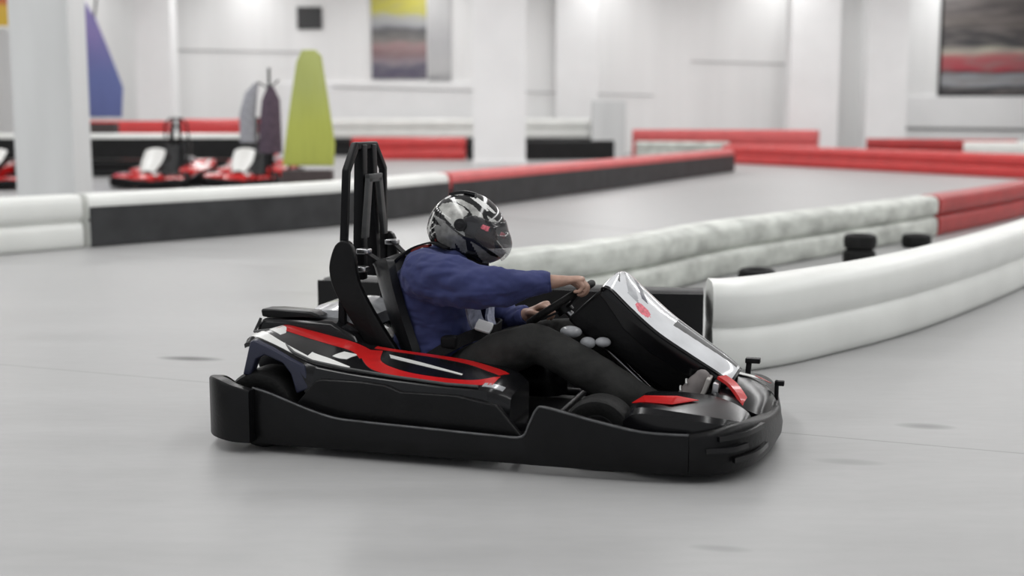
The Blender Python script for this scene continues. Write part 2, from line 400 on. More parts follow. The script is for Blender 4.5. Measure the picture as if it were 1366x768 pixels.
# island between the two lanes, near face toward the camera
barrier('track_barrier', [(1.0, 6.42), (1.16, 6.45), (1.55, 6.78), (2.45, 7.78), (3.98, 9.95), (5.6, 12.6), (7.0, 15.2)], 0.45, M['barrierwhite'],
        'nearest white two-ridge barrier at the right, beside the kart nose', groove=0.035)
barrier('track_barrier', [(-1.0, 6.98), (0.0, 6.70), (0.55, 6.50), (0.97, 6.43)], 0.40, M['beltblack'],
        'low black belted barrier end directly behind the kart', M['beltblack'], 0.995)
barrier('track_barrier', [(-0.46, 7.55), (0.02, 8.08), (0.78, 8.95), (1.64, 10.3), (3.2, 12.2), (4.42, 13.7)], 0.43, M['barrierdirty'],
        'scuffed white inner barrier behind the driver, running to a red section')
barrier('track_barrier', [(4.46, 13.76), (5.7, 15.4), (6.95, 17.2), (8.6, 19.8)], 0.43, M['barrierdeepred'],
        'deep red section at the far end of the scuffed white barrier')
# far barriers
barrier('track_barrier', [(-4.7, 38.0), (-2.4, 37.9), (-1.35, 37.8)], 0.66, M['barrierred'],
        'short red barrier left of the broad white pillar')
barrier('track_barrier', [(-1.3, 37.8), (0.6, 37.8), (3.0, 38.4)], 0.56, M['beltblack'],
        'dark barrier beside and behind the broad white pillar', M['beltblack'], 0.9)
barrier('track_barrier', [(-5.9, 42.0), (-1.0, 42.0), (2.9, 42.0)], 0.62, M['barrierwhite'],
        'white tube barrier along the far wall, upper row over a black one', z0=0.58, groove=0.12)
barrier('track_barrier', [(-5.9, 42.0), (-1.0, 42.0), (2.9, 42.0)], 0.57, M['beltblack'],
        'black lower row under the white tube barrier at the far wall')
barrier('track_barrier', [(3.9, 41.5), (8.2, 40.2), (9.4, 39.6)], 0.85, M['barrierpink'],
        'faded red barrier at the far wall behind the track corner')
barrier('track_barrier', [(3.9, 40.2), (6.6, 39.2)], 0.50, M['barrierdirty'],
        'small scuffed white barrier in front of the faded red one')
barrier('track_barrier', [(10.6, 38.4), (12.6, 37.2), (14.2, 36.2)], 0.62, M['barrierdeepred'],
        'dark red barrier left of the dark banner, behind the bright red one')
barrier('track_barrier', [(12.0, 34.2), (14.2, 33.4), (17.2, 32.6)], 0.60, M['barrierwhite'],
        'white barrier behind the bright red one at the right edge', groove=0.03)
barrier('track_barrier', [(-12.6, 27.2), (-9.0, 27.4), (-5.4, 27.6)], 0.55, M['barrierwhite'],
        'white-topped black-belted barrier behind the parked karts', M['beltblack'], 0.80, z0=0.36)
barrier('track_barrier', [(-12.6, 27.2), (-9.0, 27.4), (-5.4, 27.6)], 0.35, M['beltblack'],
        'black bottom row under the barrier behind the parked karts')
barrier('track_barrier', [(-12.4, 34.0), (-9.0, 34.0)], 1.15, M['barrierred'],
        'red barrier beyond the parked karts at the left')
barrier('track_barrier', [(-8.7, 34.0), (-6.2, 34.0)], 1.2, M['barrierred'],
        'red barrier beyond the parked karts, next to the yellow-green banner')
# loose dark tyres lying in the gap between the two right-hand barriers
def tyre(x, y, level, label):
    prof = [(0.075, -0.055), (0.11, -0.065), (0.135, -0.05), (0.142, 0), (0.135, 0.05), (0.11, 0.065), (0.075, 0.055), (0.085, 0)]
    o = mk('tyre', *revolveg(prof, (0, 0, 0.066), 'z', 28), M['rubber']); o.location = (x, y, 0.131 * level)
    props(o, label, 'tyre')
tyre(1.85, 9.6, 0, 'loose black tyre between the right barriers, nearest the kart')
tyre(3.0, 11.0, 0, 'black tyre between the right barriers, lower one of the stacked pair')
tyre(3.01, 11.02, 1, 'black tyre between the right barriers, resting on top of another tyre')
tyre(3.95, 12.45, 0, 'loose black tyre beside where the inner barrier turns deep red')

# ------------------------------------------------------------------ banners and signs
def panel(name, x0, x1, y, z0, z1, m, label, cat, d=0.05, frame=None):
    root = thing(name, label, cat, ((x0 + x1) / 2, y, z0)); hw = (x1 - x0) / 2; hh = z1 - z0
    mk('printed_sheet', *boxg(-hw, hw, -d, 0, 0, hh), m, root, smooth=False)
    if frame:
        f = 0.07
        g = merge(boxg(-hw - f, hw + f, -d - .02, 0.0, -f, 0), boxg(-hw - f, hw + f, -d - .02, 0.0, hh, hh + f), boxg(-hw - f, -hw, -d - .02, 0, 0, hh), boxg(hw, hw + f, -d - .02, 0, 0, hh))
        mk('frame', *g, frame, root, smooth=False)
    return root
p1 = banded('poster_print', [(0, (.10, .09, .14)), (.14, (.12, .11, .16)), (.16, (.28, .24, .27)), (.28, (.24, .15, .16)), (.36, (.38, .25, .25)), (.42, (.20, .19, .18)),
                             (.52, (.10, .10, .11)), (.58, (.40, .41, .43)), (.66, (.45, .45, .42)), (.70, (.55, .52, .10)), (.86, (.55, .50, .08)), (.92, (.25, .15, .13))], c2=(.35, .33, .32))
panel('wall_poster', -4.85, -2.95, YF - 0.02, 2.55, 5.75, p1, 'colourful poster on the far wall, yellow on top and dark below', 'poster')
p2 = banded('poster_pale', [(0, (.30, .30, .31)), (.1, (.55, .55, .55)), (.4, (.50, .50, .51)), (.7, (.58, .58, .58)), (1, (.5, .5, .5))], c2=(.45, .45, .47))
panel('wall_poster', -2.90, -2.1, YF - 0.02, 2.50, 5.75, p2, 'pale grey narrow poster right of the yellow-topped one', 'poster')
p3 = banded('banner_print', [(0, (.05, .05, .055)), (.06, (.06, .06, .065)), (.09, (.36, .37, .39)), (.17, (.30, .31, .33)), (.20, (.05, .045, .05)), (.23, (.42, .05, .07)), (.34, (.45, .12, .13)),
                             (.41, (.50, .48, .40)), (.45, (.055, .055, .06)), (.60, (.07, .065, .065)), (.66, (.16, .14, .13)), (.80, (.11, .10, .10)), (.90, (.20, .18, .17)), (1, (.12, .20, .42))], c2=(.26, .23, .22), mixamt=.6)
panel('wall_banner', 14.85, 19.2, YF - 0.02, 2.03, 5.7, p3, 'large dark banner with a red band on the far wall at the right', 'banner', frame=M['black'])
p4 = banded('sign_red_yellow', [(0, (.62, .42, .04)), (.45, (.65, .42, .05)), (.55, (.50, .10, .04)), (1, (.52, .09, .04))], c2=(.6, .35, .1), mixamt=.4)
panel('hanging_sign', -11.4, -9.75, 27.0, 3.12, 3.95, p4, 'small red and yellow sign at the top left corner', 'sign', frame=M['white'])
panel('wall_sign', -7.4, -6.55, YF - 0.03, 4.25, 5.0, M['greymetal'], 'small dark grey wall sign above the yellow-green banner', 'sign')

M['brownbase'] = mat('dark_brown_case', (0.05, 0.035, 0.035), 0.6, noise=.2)
def feather(name, x, y, prof, m, label, pole_lean=0.0, base_z=0.0):
    root = thing(name, label, 'banner', (x, y, 0))
    poly = prof; V, Fc = prismg(poly, 'xz', -0.03, 0.03); mk('cloth', V, Fc, m, root, bevel=0.012)
    top = max(p[1] for p in poly)
    mk('pole', *tubeg([(min(p[0] for p in poly if p[1] < top * .7) , 0, 0.03), (pole_lean, 0, top)], 0.022, smooth=False), M['blacksteel'], root)
    bz = min(p[1] for p in poly)
    mk('stand_base', *merge(boxg(-0.45, 0.45, -0.25, 0.25, 0, 0.06), boxg(-0.34, 0.34, -0.14, 0.14, 0.05, bz * .9)), M['brownbase'], root, bevel=0.01)
    return root
def clothy(name, c, c2):
    return banded(name, [(0, c), (.35, c), (.7, c2), (1, c2)], c2=tuple(a * .8 for a in c), mixamt=.4, stretch=(6, 1, 1))
feather('feather_banner', -2.80, 17.6, [(-.34, .60), (.36, .60), (.38, .9), (.30, 1.5), (.22, 2.08), (.14, 2.16), (-.04, 2.16), (-.12, 2.0), (-.24, 1.3)], clothy('yellow_green_cloth', (.48, .52, .10), (.42, .46, .14)),
        'yellow-green standing banner behind the belted barrier, narrow at the top')
feather('feather_banner', -9.0, 28.3, [(-.5, 1.25), (.45, 1.25), (.5, 1.9), (.22, 2.7), (-.05, 3.4), (-.3, 3.8), (-.62, 3.75), (-.6, 2.0)], clothy('blue_violet_cloth', (.13, .16, .38), (.20, .16, .38)),
        'blue-violet feather banner behind the parked karts, beside the grey pillar')
# slim dark-clothed spectators' coat stand beside the yellow-green banner
def coat_stand():
    root = thing('coat_stand', 'slim black coat stand left of the yellow-green banner, holding two garments', 'coat stand', (-3.45, 18.4, 0))
    mk('pole', *tubeg([(0, 0, 0.02), (0, 0, 1.95)], 0.02, smooth=False), M['blacksteel'], root)
    mk('stand_base', *revolveg([(0.0, 0), (0.24, 0), (0.24, 0.03), (0.05, 0.05)], (0, 0, 0), 'z', 24), M['black'], root)
    pl = mat('plum_cloth', (.10, .07, .10), .9, noise=.3); gr = mat('grey_garment', (.36, .36, .40), .9, noise=.2)
    g1 = mk('coat', *rings_ell([(0, 0, .75, .17, .10), (0, 0, 1.1, .16, .10), (0.02, 0, 1.5, .13, .08), (0.02, 0, 1.68, .05, .04)], 18), pl)
    g2 = mk('coat', *rings_ell([(-.32, .02, .9, .12, .08), (-.32, .02, 1.3, .12, .08), (-.26, .02, 1.6, .09, .07), (-.18, .02, 1.74, .03, .03)], 18), gr)
    for g_, l_ in ((g1, 'dark plum garment hanging on the coat stand'), (g2, 'pale grey garment hanging on the left of the coat stand')):
        g_.location = root.location; props(g_, l_, 'coat')
    mk('hook', *tubeg([(-.16, 0, 1.75), (0, 0, 1.68), (.14, 0, 1.78)], 0.012), M['blacksteel'], root)
coat_stand()

# ------------------------------------------------------------------ the kart
def wheel(name, parent, x, y, R, wd, red=False):
    s = wd / 2
    prof = [(R * .52, -s * .82), (R * .75, -s), (R * .92, -s * .95), (R * .99, -s * .72), (R, -s * .3), (R, s * .3), (R * .99, s * .72), (R * .92, s * .95), (R * .75, s), (R * .52, s * .82), (R * .50, 0)]
    w_ = mk(name, *revolveg(prof, (x, y, R), 'y', 44), M['rubber'], parent)
    rim = [(R * .15, -s * .2), (R * .47, -s * .35), (R * .50, -s * .8), (R * .54, -s * .85), (R * .53, 0), (R * .54, s * .85), (R * .50, s * .8), (R * .47, s * .35), (R * .15, s * .2)]
    mk('rim', *merge(revolveg(rim, (x, y, R), 'y', 36), tubeg([(x, y - s * .5, R), (x, y + s * .5, R)], R * .2, smooth=False)), M['greymetal'], w_)
    return w_
def wallband(name, st, parent, m, zb=0.04, th=0.035, n=5, bulge=0.012, flip=1):
    """moulded bumper wall: stations (x, y, ztop[, zbottom])"""
    S = crom([list(s) if len(s) > 3 else list(s) + [zb] for s in st], n)
    P = [Vector((s[0], s[1], 0)) for s in S]; rings = []
    for i, s in enumerate(S):
        t = (P[min(i + 1, len(P) - 1)] - P[max(0, i - 1)]).normalized(); nrm = Vector((t.y, -t.x, 0)) * flip
        zt, z0 = s[2], s[3]; H_ = zt - z0
        prof = [(0, z0), (bulge * .8, z0 + .2 * H_), (bulge, z0 + .5 * H_), (bulge * .5, zt - .02), (0.002, zt - .004), (-.008, zt), (-th + .006, zt), (-th, zt - .008), (-th, z0 + .4 * H_), (-th, z0)]
        rings.append([P[i] + nrm * a + Vector((0, 0, b)) for a, b in prof])
    return mk(name, *loftg(rings), m, parent, split=50)
def sheet(name, poly, plane_z, parent, m, lift=0.0):
    """thin raised sticker: poly of (x,y,z) points, 1.5 mm thick upward"""
    n = len(poly); v = [Vector(p) for p in poly]; up = Vector((0, 0, 0.0018))
    V = [p + Vector((0, 0, lift)) for p in v] + [p + up + Vector((0, 0, lift)) for p in v]
    Fc = [tuple(reversed(range(n))), tuple(range(n, 2 * n))] + [(i, (i + 1) % n, n + (i + 1) % n, n + i) for i in range(n)]
    return mk(name, V, Fc, m, parent, smooth=False)

def make_kart(label, loc, rz, main=True, group=None, podmat=None, fairmat=None):
    K = thing('go_kart', label, 'go-kart', loc, rz, group)
    podmat = podmat or M['gloss']
    # floor tray and tubular chassis
    mk('floor_tray', *prismg([(-.45, -.34), (.3, -.34), (.88, -.22), (.98, 0), (.88, .22), (.3, .34), (-.45, .34)], 'xy', .045, .055), M['black'], K)
    g = merge(*[tubeg([(-1.0, s * .30, .09), (-.3, s * .32, .085), (.3, s * .33, .085), (.62, s * .25, .085), (.95, s * .20, .09)], .016) for s in (-1, 1)],
              tubeg([(-1.05, -.45, .1), (-1.05, .45, .1)], .016), tubeg([(.95, -.35, .1), (.95, .35, .1)], .016),
              tubeg([(.44, -.45, .12), (.44, .45, .12)], .018), tubeg([(-.4, -.62, .09), (-.4, .62, .09)], .014), tubeg([(.2, -.62, .09), (.2, .62, .09)], .014))
    mk('chassis_frame', *g, M['blacksteel'], K)
    mk('rear_axle', *tubeg([(-.86, -.56, .15), (-.86, .56, .15)], .02, smooth=False), M['steel'], K)
    for s in (-1, 1):
        wheel('rear_wheel', K, -.86, s * .53, .152, .19)
        wheel('front_wheel', K, .455, s * .50, .133, .13)
    # bumper ring
    for s in (-1, 1):
        st = [(-.86, -.665, .247), (-.774, -.67, .228), (-.635, -.67, .182), (-.52, -.67, .154), (-.40, -.67, .147), (-.2, -.67, .141), (.10, -.67, .132), (.205, -.67, .135), (.235, -.672, .185),
              (.262, -.672, .240), (.298, -.672, .247), (.461, -.67, .212), (.636, -.662, .18), (.80, -.645, .176)]
        st = [(x, y * -s, z) for x, y, z in st]
        sb = wallband('side_bumper', st, K, M['black'], zb=.035, flip=(1 if s < 0 else -1) * 1)
        o_ = mk('painted_highlight_edge', *tubeg([(x, y, z + .0005) for x, y, z in crom(st, 4)], .0045, smooth=False, seg=6), M['edge'], sb)  # thin grey tube standing in for the highlight on the bumper's top edge
        if main: o_['label'] = 'grey painted highlight along the top edge'
        # painted highlight line of the side bumper
    rh = [(-.85, -.666, .246, .045), (-.92, -.664, .262, .045), (-.97, -.650, .278, .05), (-1.012, -.612, .276, .05), (-1.05, -.55, .264, .05), (-1.08, -.46, .244, .05), (-1.085, -.37, .20, .06), (-1.09, -.25, .155, .065), (-1.085, -.12, .145, .065)]
    rear = rh + [(-1.085, 0, .145, .065)] + [(x, -y, z, b) for x, y, z, b in reversed(rh)]
    wallband('rear_bumper', rear, K, M['black'], flip=1, th=.05)
    fh = [(.80, -.645, .176), (.89, -.61, .192), (.955, -.54, .20), (1.005, -.43, .195), (1.035, -.28, .175), (1.05, -.12, .16)]
    front = fh + [(1.053, 0, .155)] + [(x - .012, -y * .97, z * .86) for x, y, z in reversed(fh[1:])] + [(.80, .645, .176)]
    wallband('front_bumper', front, K, M['black'], zb=.035, flip=1, th=.05, bulge=.016)
    # moulded ribs on the front bumper
    for a, b, z in (((.90, -.625), (1.03, -.40), .165), ((.86, -.642), (.99, -.545), .125), ((.95, -.59), (1.04, -.36), .085)):
        mid = ((a[0] + b[0]) / 2 + .018, (a[1] + b[1]) / 2 - .018)
        mk('moulded_rib', *ribbong([(a[0], a[1], z), (mid[0], mid[1], z + .004), (b[0], b[1], z + .008)], .018, .014, (0, 0, 1)), M['gloss'], K)
    # rear corner recess plates
    mk('bumper_inset', *prismg([(-.985, .12), (-.93, .115), (-.90, .18), (-.93, .205), (-.985, .19)], 'xz', -.682, -.640), M['rubber'], K, bevel=.006)
    # side pods
    for s in (-1, 1):
        Y = lambda y: -s * -1 * y if False else y * (-s)
        yo = lambda v: s * v
        # outer shell as lofted sections (x, outer_bottom_z, outer_y, outer_top_z, crown_z, inner_y, inner_top_z)
        secs = [(-.925, .385, .585, .418, .428, .29, .420, .390), (-.89, .395, .598, .430, .440, .29, .430, .395), (-.80, .365, .602, .402, .414, .29, .415, .380), (-.71, .325, .604, .364, .376, .29, .398, .355),
                (-.66, .22, .606, .346, .360, .29, .388, .20), (-.60, .17, .608, .335, .350, .29, .378, .07), (-.45, .10, .612, .318, .330, .285, .355, .07), (-.25, .08, .615, .303, .316, .275, .335, .07),
                (-.05, .08, .612, .290, .303, .27, .313, .07), (.06, .09, .595, .286, .300, .28, .300, .07), (.13, .10, .55, .25, .26, .31, .26, .08)]
        S = crom([list(q) for q in secs], 5); rings = []
        for x, ob, oy, ot, cz, iy, it, ib in S:
            rings.append([(x, yo(oy + .01), ob), (x, yo(oy + .015), ob + (ot - ob) * .5), (x, yo(oy), ot - .012), (x, yo(oy - .012), ot), (x, yo(oy * .6 + iy * .4), cz + (it - cz) * .35), (x, yo(iy), it), (x, yo(iy - .01), it - .02), (x, yo(iy), ib)])
        pod = mk('side_pod', *loftg(rings), podmat, K, split=32)
        # rear wheel arch on the pod
        outer = [(-.925, .285), (-.905, .36), (-.890, .418), (-.872, .424), (-.80, .396), (-.72, .358), (-.665, .335), (-.645, .25), (-.70, .225), (-.722, .30), (-.755, .340), (-.83, .368), (-.868, .35), (-.893, .285)]
        mk('wheel_arch', *merge(prismg(outer, 'xz', yo(.570), yo(.620))), M['navyplastic'] if podmat is M['gloss'] else podmat, K, bevel=.007)
        # graphics
        def top(x, f):      # point on the pod's top surface; f 0 = outer edge, 1 = inner edge
            for a, b in zip(S, S[1:]):
                if a[0] <= x <= b[0]:
                    q = (x - a[0]) / (b[0] - a[0]); c = [u_ + (v_ - u_) * q for u_, v_ in zip(a, b)]
                    oy, ot, cz, iy, it = c[2] - .012, c[3], c[4], c[5], c[6]
                    my = c[2] * .6 + c[5] * .4; mz = cz + (it - cz) * .35; y = oy + (iy - oy) * f
                    if y > my: z = ot + (mz - ot) * (oy - y) / (oy - my)
                    else: z = mz + (it - mz) * (my - y) / (my - iy)
                    return (x, yo(y), z + .0015)
            return (x, yo(.5), .24)
        def stripe(name, m, pts0, pts1, par):
            """pts0/pts1: lists of (x, f) for the two long edges"""
            A0 = crom([list(p) for p in pts0], 6); A1 = crom([list(p) for p in pts1], 6)
            r = []
            for a, b in zip(A0, A1):
                row = [top(a[0] + (b[0] - a[0]) * k / 4, a[1] + (b[1] - a[1]) * k / 4) for k in range(5)]
                r.append([Vector(p) for p in row] + [Vector(p) - Vector((0, 0, .004)) for p in reversed(row)])
            return mk(name, *loftg(r), m, par, split=40)
        if podmat is M['gloss']:
            r_, w_ = M['red'], M['white']
            stripe('red_stripe', r_, [(-.90, .62), (-.78, .62), (-.66, .66), (-.56, .60), (-.50, .40)], [(-.90, .98), (-.78, .98), (-.64, .97), (-.54, .86), (-.44, .62)], pod)
            stripe('red_stripe', r_, [(-.54, .74), (-.49, .40), (-.40, .12), (-.24, .04), (-.02, .05), (.06, .10)], [(-.46, .84), (-.42, .46), (-.35, .28), (-.22, .18), (-.02, .22), (.06, .45)], pod)
            stripe('red_stripe', r_, [(-.50, .88), (-.3, .90), (-.1, .82), (.05, .50)], [(-.50, .98), (-.3, .99), (-.1, .98), (.07, .72)], pod)
            stripe('white_stripe', w_, [(-.91, .03), (-.80, .02), (-.68, .02), (-.60, .03)], [(-.91, .34), (-.80, .18), (-.68, .13), (-.60, .05)], pod)
            stripe('white_patch', w_, [(-.91, .50), (-.87, .42), (-.83, .36)], [(-.91, .92), (-.87, .80), (-.83, .52)], pod)
            stripe('white_patch', w_, [(-.60, .30), (-.57, .28), (-.54, .30)], [(-.58, .52), (-.55, .52), (-.52, .52)], pod)
            stripe('white_stripe', w_, [(-.40, .62), (-.25, .48), (-.08, .34)], [(-.42, .74), (-.25, .58), (-.08, .38)], pod)
            stripe('white_stripe', w_, [(-.68, .10), (-.6, .08), (-.50, .08)], [(-.68, .26), (-.6, .22), (-.50, .11)], pod)
            stripe('pale_end_cap', M['palegrey'], [(.03, .02), (.07, .02), (.10, .02)], [(.03, .14), (.07, .16), (.10, .18)], pod)
        else:
            stripe('white_stripe', M['white'], [(-.85, .1), (-.5, .1), (-.1, .1)], [(-.85, .3), (-.5, .3), (-.1, .25)], pod)
        # raised side panel
        pts = [(-.70, .185), (-.61, .285), (-.59, .290), (-.42, .290), (-.33, .283), (-.27, .262), (-.05, .262), (.10, .235), (.20, .12), (.1, .10), (-.45, .10)]
        mk('side_panel', *prismg(pts, 'xz', yo(.600), yo(.636)), M['black'], K, bevel=.008)
    # engine deck behind the seat
    ec = []
    for y_, dz in ((-.30, -.012), (-.285, 0), (-.20, .0), (.0, -.03), (.25, -.075), (.40, -.11)):
        ec.append([(x, y_, z + (dz if z > .3 else 0)) for x, z in ((-1.045, .345), (-1.02, .438), (-1.0, .452), (-.70, .452), (-.60, .40), (-.55, .33), (-.60, .16), (-1.0, .16))])
    mk('engine_cover', *loftg(ec), M['gloss'], K, bevel=.006)
    mk('cover_seam', *tubeg([(-1.005, -.305, .455), (-1.03, -.315, .40), (-.90, -.44, .432), (-.72, -.590, .378), (-.64, -.603, .352), (-.5, -.607, .332), (-.3, -.609, .312), (-.1, -.606, .296), (.02, -.598, .292)], .006, smooth=False), M['greymetal'] , K)
    lid = []
    for y_, dz in ((-.275, -.006), (-.265, 0), (-.18, -.002), (-.05, -.035)):
        lid.append([(x, y_, z + dz) for x, z in ((-1.015, .463), (-1.02, .487), (-.96, .490), (-.80, .484), (-.76, .470), (-.99, .458))])
    mk('air_box', *loftg(lid), M['black'], K, bevel=.003)
    hood_r = []
    for k in range(13):
        u_ = k / 12; x = -.86 + .26 * u_; z = .462 + .030 * math.sin(PI * min(1, u_ * 1.15) * .62) - .055 * u_ ** 3
        hood_r.append([(x, -.20, z - .03), (x, -.19, z), (x, -.05, z + .018), (x, .12, z + .02), (x, .26, z), (x, .27, z - .03)])
    mk('engine_hood', *loftg(hood_r), M['palegrey'] , K, split=45)
    # seat
    rows = []
    prof = [(-.10, .115, .19), (-.24, .105, .20), (-.36, .13, .21), (-.43, .20, .215), (-.475, .32, .215), (-.52, .45, .215), (-.56, .57, .205), (-.585, .655, .19), (-.60, .675, .18)]
    for x, z, wd in crom([list(q) for q in prof], 4):
        k = max(0.0, min(1.0, (z - .15) / .15)); row = []
        for i in range(17):
            u_ = -1 + 2 * i / 16; b_ = abs(u_) ** 3
            row.append((x + .11 * b_ * (0.3 + .7 * k), wd * u_ * (1 + .04 * b_), z + .07 * b_ * (1 - k) + .02 * b_ - .01 * math.cos(u_ * 3)))
        rows.append(row)
    mk('seat', *loftg(rows, closed=False), M['leather'], K, solid=.035, split=60)
    for yy in (-.155, .155):
        mk('seat_seam', *tubeg([(-.415, yy, .235), (-.45, yy, .35), (-.49, yy, .47), (-.535, yy * .97, .60), (-.555, yy * .95, .665)], .006), M['greymetal'], K)
    guard = crom([(-.672, .775), (-.700, .755), (-.722, .70), (-.728, .65), (-.715, .59), (-.685, .53), (-.635, .45), (-.58, .37), (-.52, .28), (-.47, .24), (-.37, .235), (-.41, .30), (-.50, .43), (-.57, .545), (-.605, .62), (-.615, .70), (-.635, .765), (-.672, .775)], 3)[:-1]
    mk('seat_guard', *prismg(guard, 'xz', -.245, -.210), M['black'], K, bevel=.012)
    mk('seat_guard', *prismg(guard, 'xz', .210, .245), M['black'], K, bevel=.012)
    # roll hoop
    def bar(a, b, w1, w2_):      # flat bar between two points: w1 along y-ish, w2 along x
        return ribbong([a, b], w1, w2_, (0, 1, 0), smooth=False)
    hx = -.665
    hp = [(hx - .02, -.225, .30), (hx - .01, -.215, .70), (hx, -.195, 1.05), (hx, -.105, 1.150), (hx, .095, 1.150), (hx, .19, 1.05), (hx - .01, .215, .70), (hx - .02, .225, .30)]
    V = []
    gs = []
    for a, b in zip(hp, hp[1:]):
        A_, B_ = Vector(a), Vector(b); t = (B_ - A_).normalized(); side = Vector((1, 0, 0)); n_ = t.cross(side).normalized()
        A_ = A_ - t * .008; B_ = B_ + t * .008
        gs.append(loftg([[p + side * i * .015 + n_ * j * .015 for i, j in ((-1, -1), (1, -1), (1, 1), (-1, 1))] for p in (A_, B_)]))
    mk('roll_hoop', *merge(*gs), M['blacksteel'], K, bevel=.006)
    gs = []
    for y_, y2 in ((-.045, -.085), (.055, .065)):
        gs.append(boxg(hx - .025, hx + .02, y_ - .032, y_ + .032, .62, 1.155) if False else loftg([[(hx - .02, y2 - .022, .60), (hx + .03, y2 - .022, .60), (hx + .03, y2 + .022, .60), (hx - .02, y2 + .022, .60)],
                        [(hx - .02, y_ - .024, 1.155), (hx + .02, y_ - .024, 1.155), (hx + .02, y_ + .024, 1.155), (hx - .02, y_ + .024, 1.155)]]))
    mk('head_support_post', *merge(*gs), M['blacksteel'], K, bevel=.005)
    gs = [boxg(hx + .032, hx + .052, -.082, .062, 1.0, 1.035),
          loftg([[(hx + .032, -.135, .775), (hx + .052, -.135, .775), (hx + .052, -.092, .775), (hx + .032, -.092, .775)], [(hx + .032, -.082, 1.02), (hx + .052, -.082, 1.02), (hx + .052, -.042, 1.02), (hx + .032, -.042, 1.02)]]),
          loftg([[(hx + .032, .072, .775), (hx + .052, .072, .775), (hx + .052, .115, .775), (hx + .032, .115, .775)], [(hx + .032, .022, 1.02), (hx + .052, .022, 1.02), (hx + .052, .062, 1.02), (hx + .032, .062, 1.02)]])]
    mk('head_support_bracket', *merge(*gs), M['greymetal'], K, bevel=.004)
    for y_, z_ in ((-.14, .725), (.17, .735), (-.17, .655), (.155, .655)):
        mk('strap_anchor', *boxg(hx + .02, hx + .075, y_ - .022, y_ + .022, z_ - .012, z_ + .010), M['steel'] if main else M['greymetal'], K, bevel=.006)
    # steering
    sw = Vector((.177, 0, .523)); a_ = Vector((math.cos(math.radians(33.7)), 0, math.sin(math.radians(33.7)))); b_ = Vector((0, 1, 0)); nn = a_.cross(b_)
    wh = mk('steering_wheel', *torusg(sw, a_, b_, .148, .0155), M['rubber'], K)
    down = Vector((.55, 0, -.835)).normalized()
    gs = []
    for th in (90, 210, 330):
        d = a_ * math.cos(math.radians(th)) + b_ * math.sin(math.radians(th))
        gs.append(ribbong([sw + down * .03, sw + d * .08 + down * .018, sw + d * .142], .03, .008, nn.cross(d)))
    mk('spoke', *merge(*gs), M['blacksteel'], wh)
    mk('hub', *tubeg([sw + down * .045, sw + down * .0], .035, smooth=False, seg=20), M['black'], wh)
    mk('steering_column', *tubeg([sw + down * .02, (.62, 0, .12)], .014, smooth=False), M['steel'], K)
    # front fairing: thick curved panel with dark flanks
    pass
    rows_o, rows_i = [], []
    N1 = 24; N2 = 16
    N2 = 90
    prof_f = crom([[.370, .600, .135], [.383, .620, .165], [.42, .612, .182], [.50, .540, .190], [.60, .455, .188], [.72, .373, .165], [.83, .298, .130], [.88, .255, .110]], 18)
    for x, z, hw in prof_f:
        row = []
        for i in range(N2 + 1):
            u_ = -1 + 2 * i / N2; c = 1 - abs(u_) ** 2.2
            row.append((x + .026 * c, hw * u_, z - .004 + .040 * c))
        rows_o.append(row)
    nf = len(prof_f)
    fidx = []
    for i in range(nf - 1):
        for j in range(N2):
            t = (i + .5) / (nf - 1); u_ = -1 + 2 * (j + .5) / N2
            idx = 0
            if fairmat is None:
                q = t + .16 * u_
                if .26 < q < .33 and u_ > -.70: idx = 3
                if .36 < q < .40 and -.45 < u_ < .25: idx = 5
                if .18 < q < .20 and u_ > -.6: idx = 2
                if .60 < t < .94 and -.42 + .5 * (t - .6) < u_ < .22: idx = 2
                if .60 < t < .94 and -.05 < u_ < .02: idx = 3
                if (t - .47) ** 2 * 9 + (u_ + .74) ** 2 < .016: idx = 4
                if t < .10: idx = 3
                if t < .16 and abs(u_) < .35: idx = 2
            if abs(u_) > .93 or t > .96: idx = 1
            fidx.append(idx)
    fr = mk('front_fairing', *loftg(rows_o, closed=False), [fairmat or M['fair'], M['gloss'], M['greymetal'], M['palegrey'], M['pink'], M['navyplastic']], K, split=0, fmat=fidx)
    so = fr.modifiers.new('solid', 'SOLIDIFY'); so.thickness = .006; so.offset = -1
    for s in (-1, 1):
        fl = [(.364, .580), (.378, .610), (.42, .602), (.50, .530), (.60, .446), (.72, .364), (.83, .288), (.875, .250), (.82, .235), (.70, .285), (.56, .365), (.46, .45), (.39, .55)]
        mk('fairing_flank', *prismg(fl, 'xz', s * .110, s * .125), M['gloss'], K, bevel=.004)
    # dark instrument shroud between wheel and fairing
    mk('column_shroud', *prismg([(.22, .47), (.36, .60), (.42, .58), (.62, .42), (.80, .27), (.80, .16), (.62, .20), (.42, .33), (.30, .40)], 'xz', -.075, .075), M['black'], K, bevel=.015)
    for c, r in (((.245, -.10, .425), (.045, .03, .024)), ((.315, -.105, .385), (.032, .026, .024)), ((.375, -.10, .390), (.032, .026, .020))):
        mk('pale_cap', *ellg(c, r), M['palegrey'], K)
    # nose and front pods
    nose = []
    for x, z, hw in crom([[.76, .20, .26], [.83, .245, .28], [.92, .232, .27], [1.0, .195, .22], [1.03, .165, .15]], 4):
        nose.append([(x, hw * u_, z + .012 * (1 - u_ * u_) - .03 * abs(u_) ** 3) for u_ in [-1 + k / 6 for k in range(13)]] + [(x - .01, hw, .10), (x - .01, -hw, .10)])
    mk('nose_cone', *loftg(nose), podmat, K, split=30)
    sheet('white_stripe', [(.83, .08, .262), (.90, .08, .252), (.97, .16, .222), (.99, .20, .205), (.93, .20, .228), (.85, .16, .252)], 0, K, M['white'], .002)
    sheet('red_stripe', [(.94, .20, .228), (.99, .17, .212), (1.005, .2, .20), (.96, .24, .212)], 0, K, M['red'], .002)
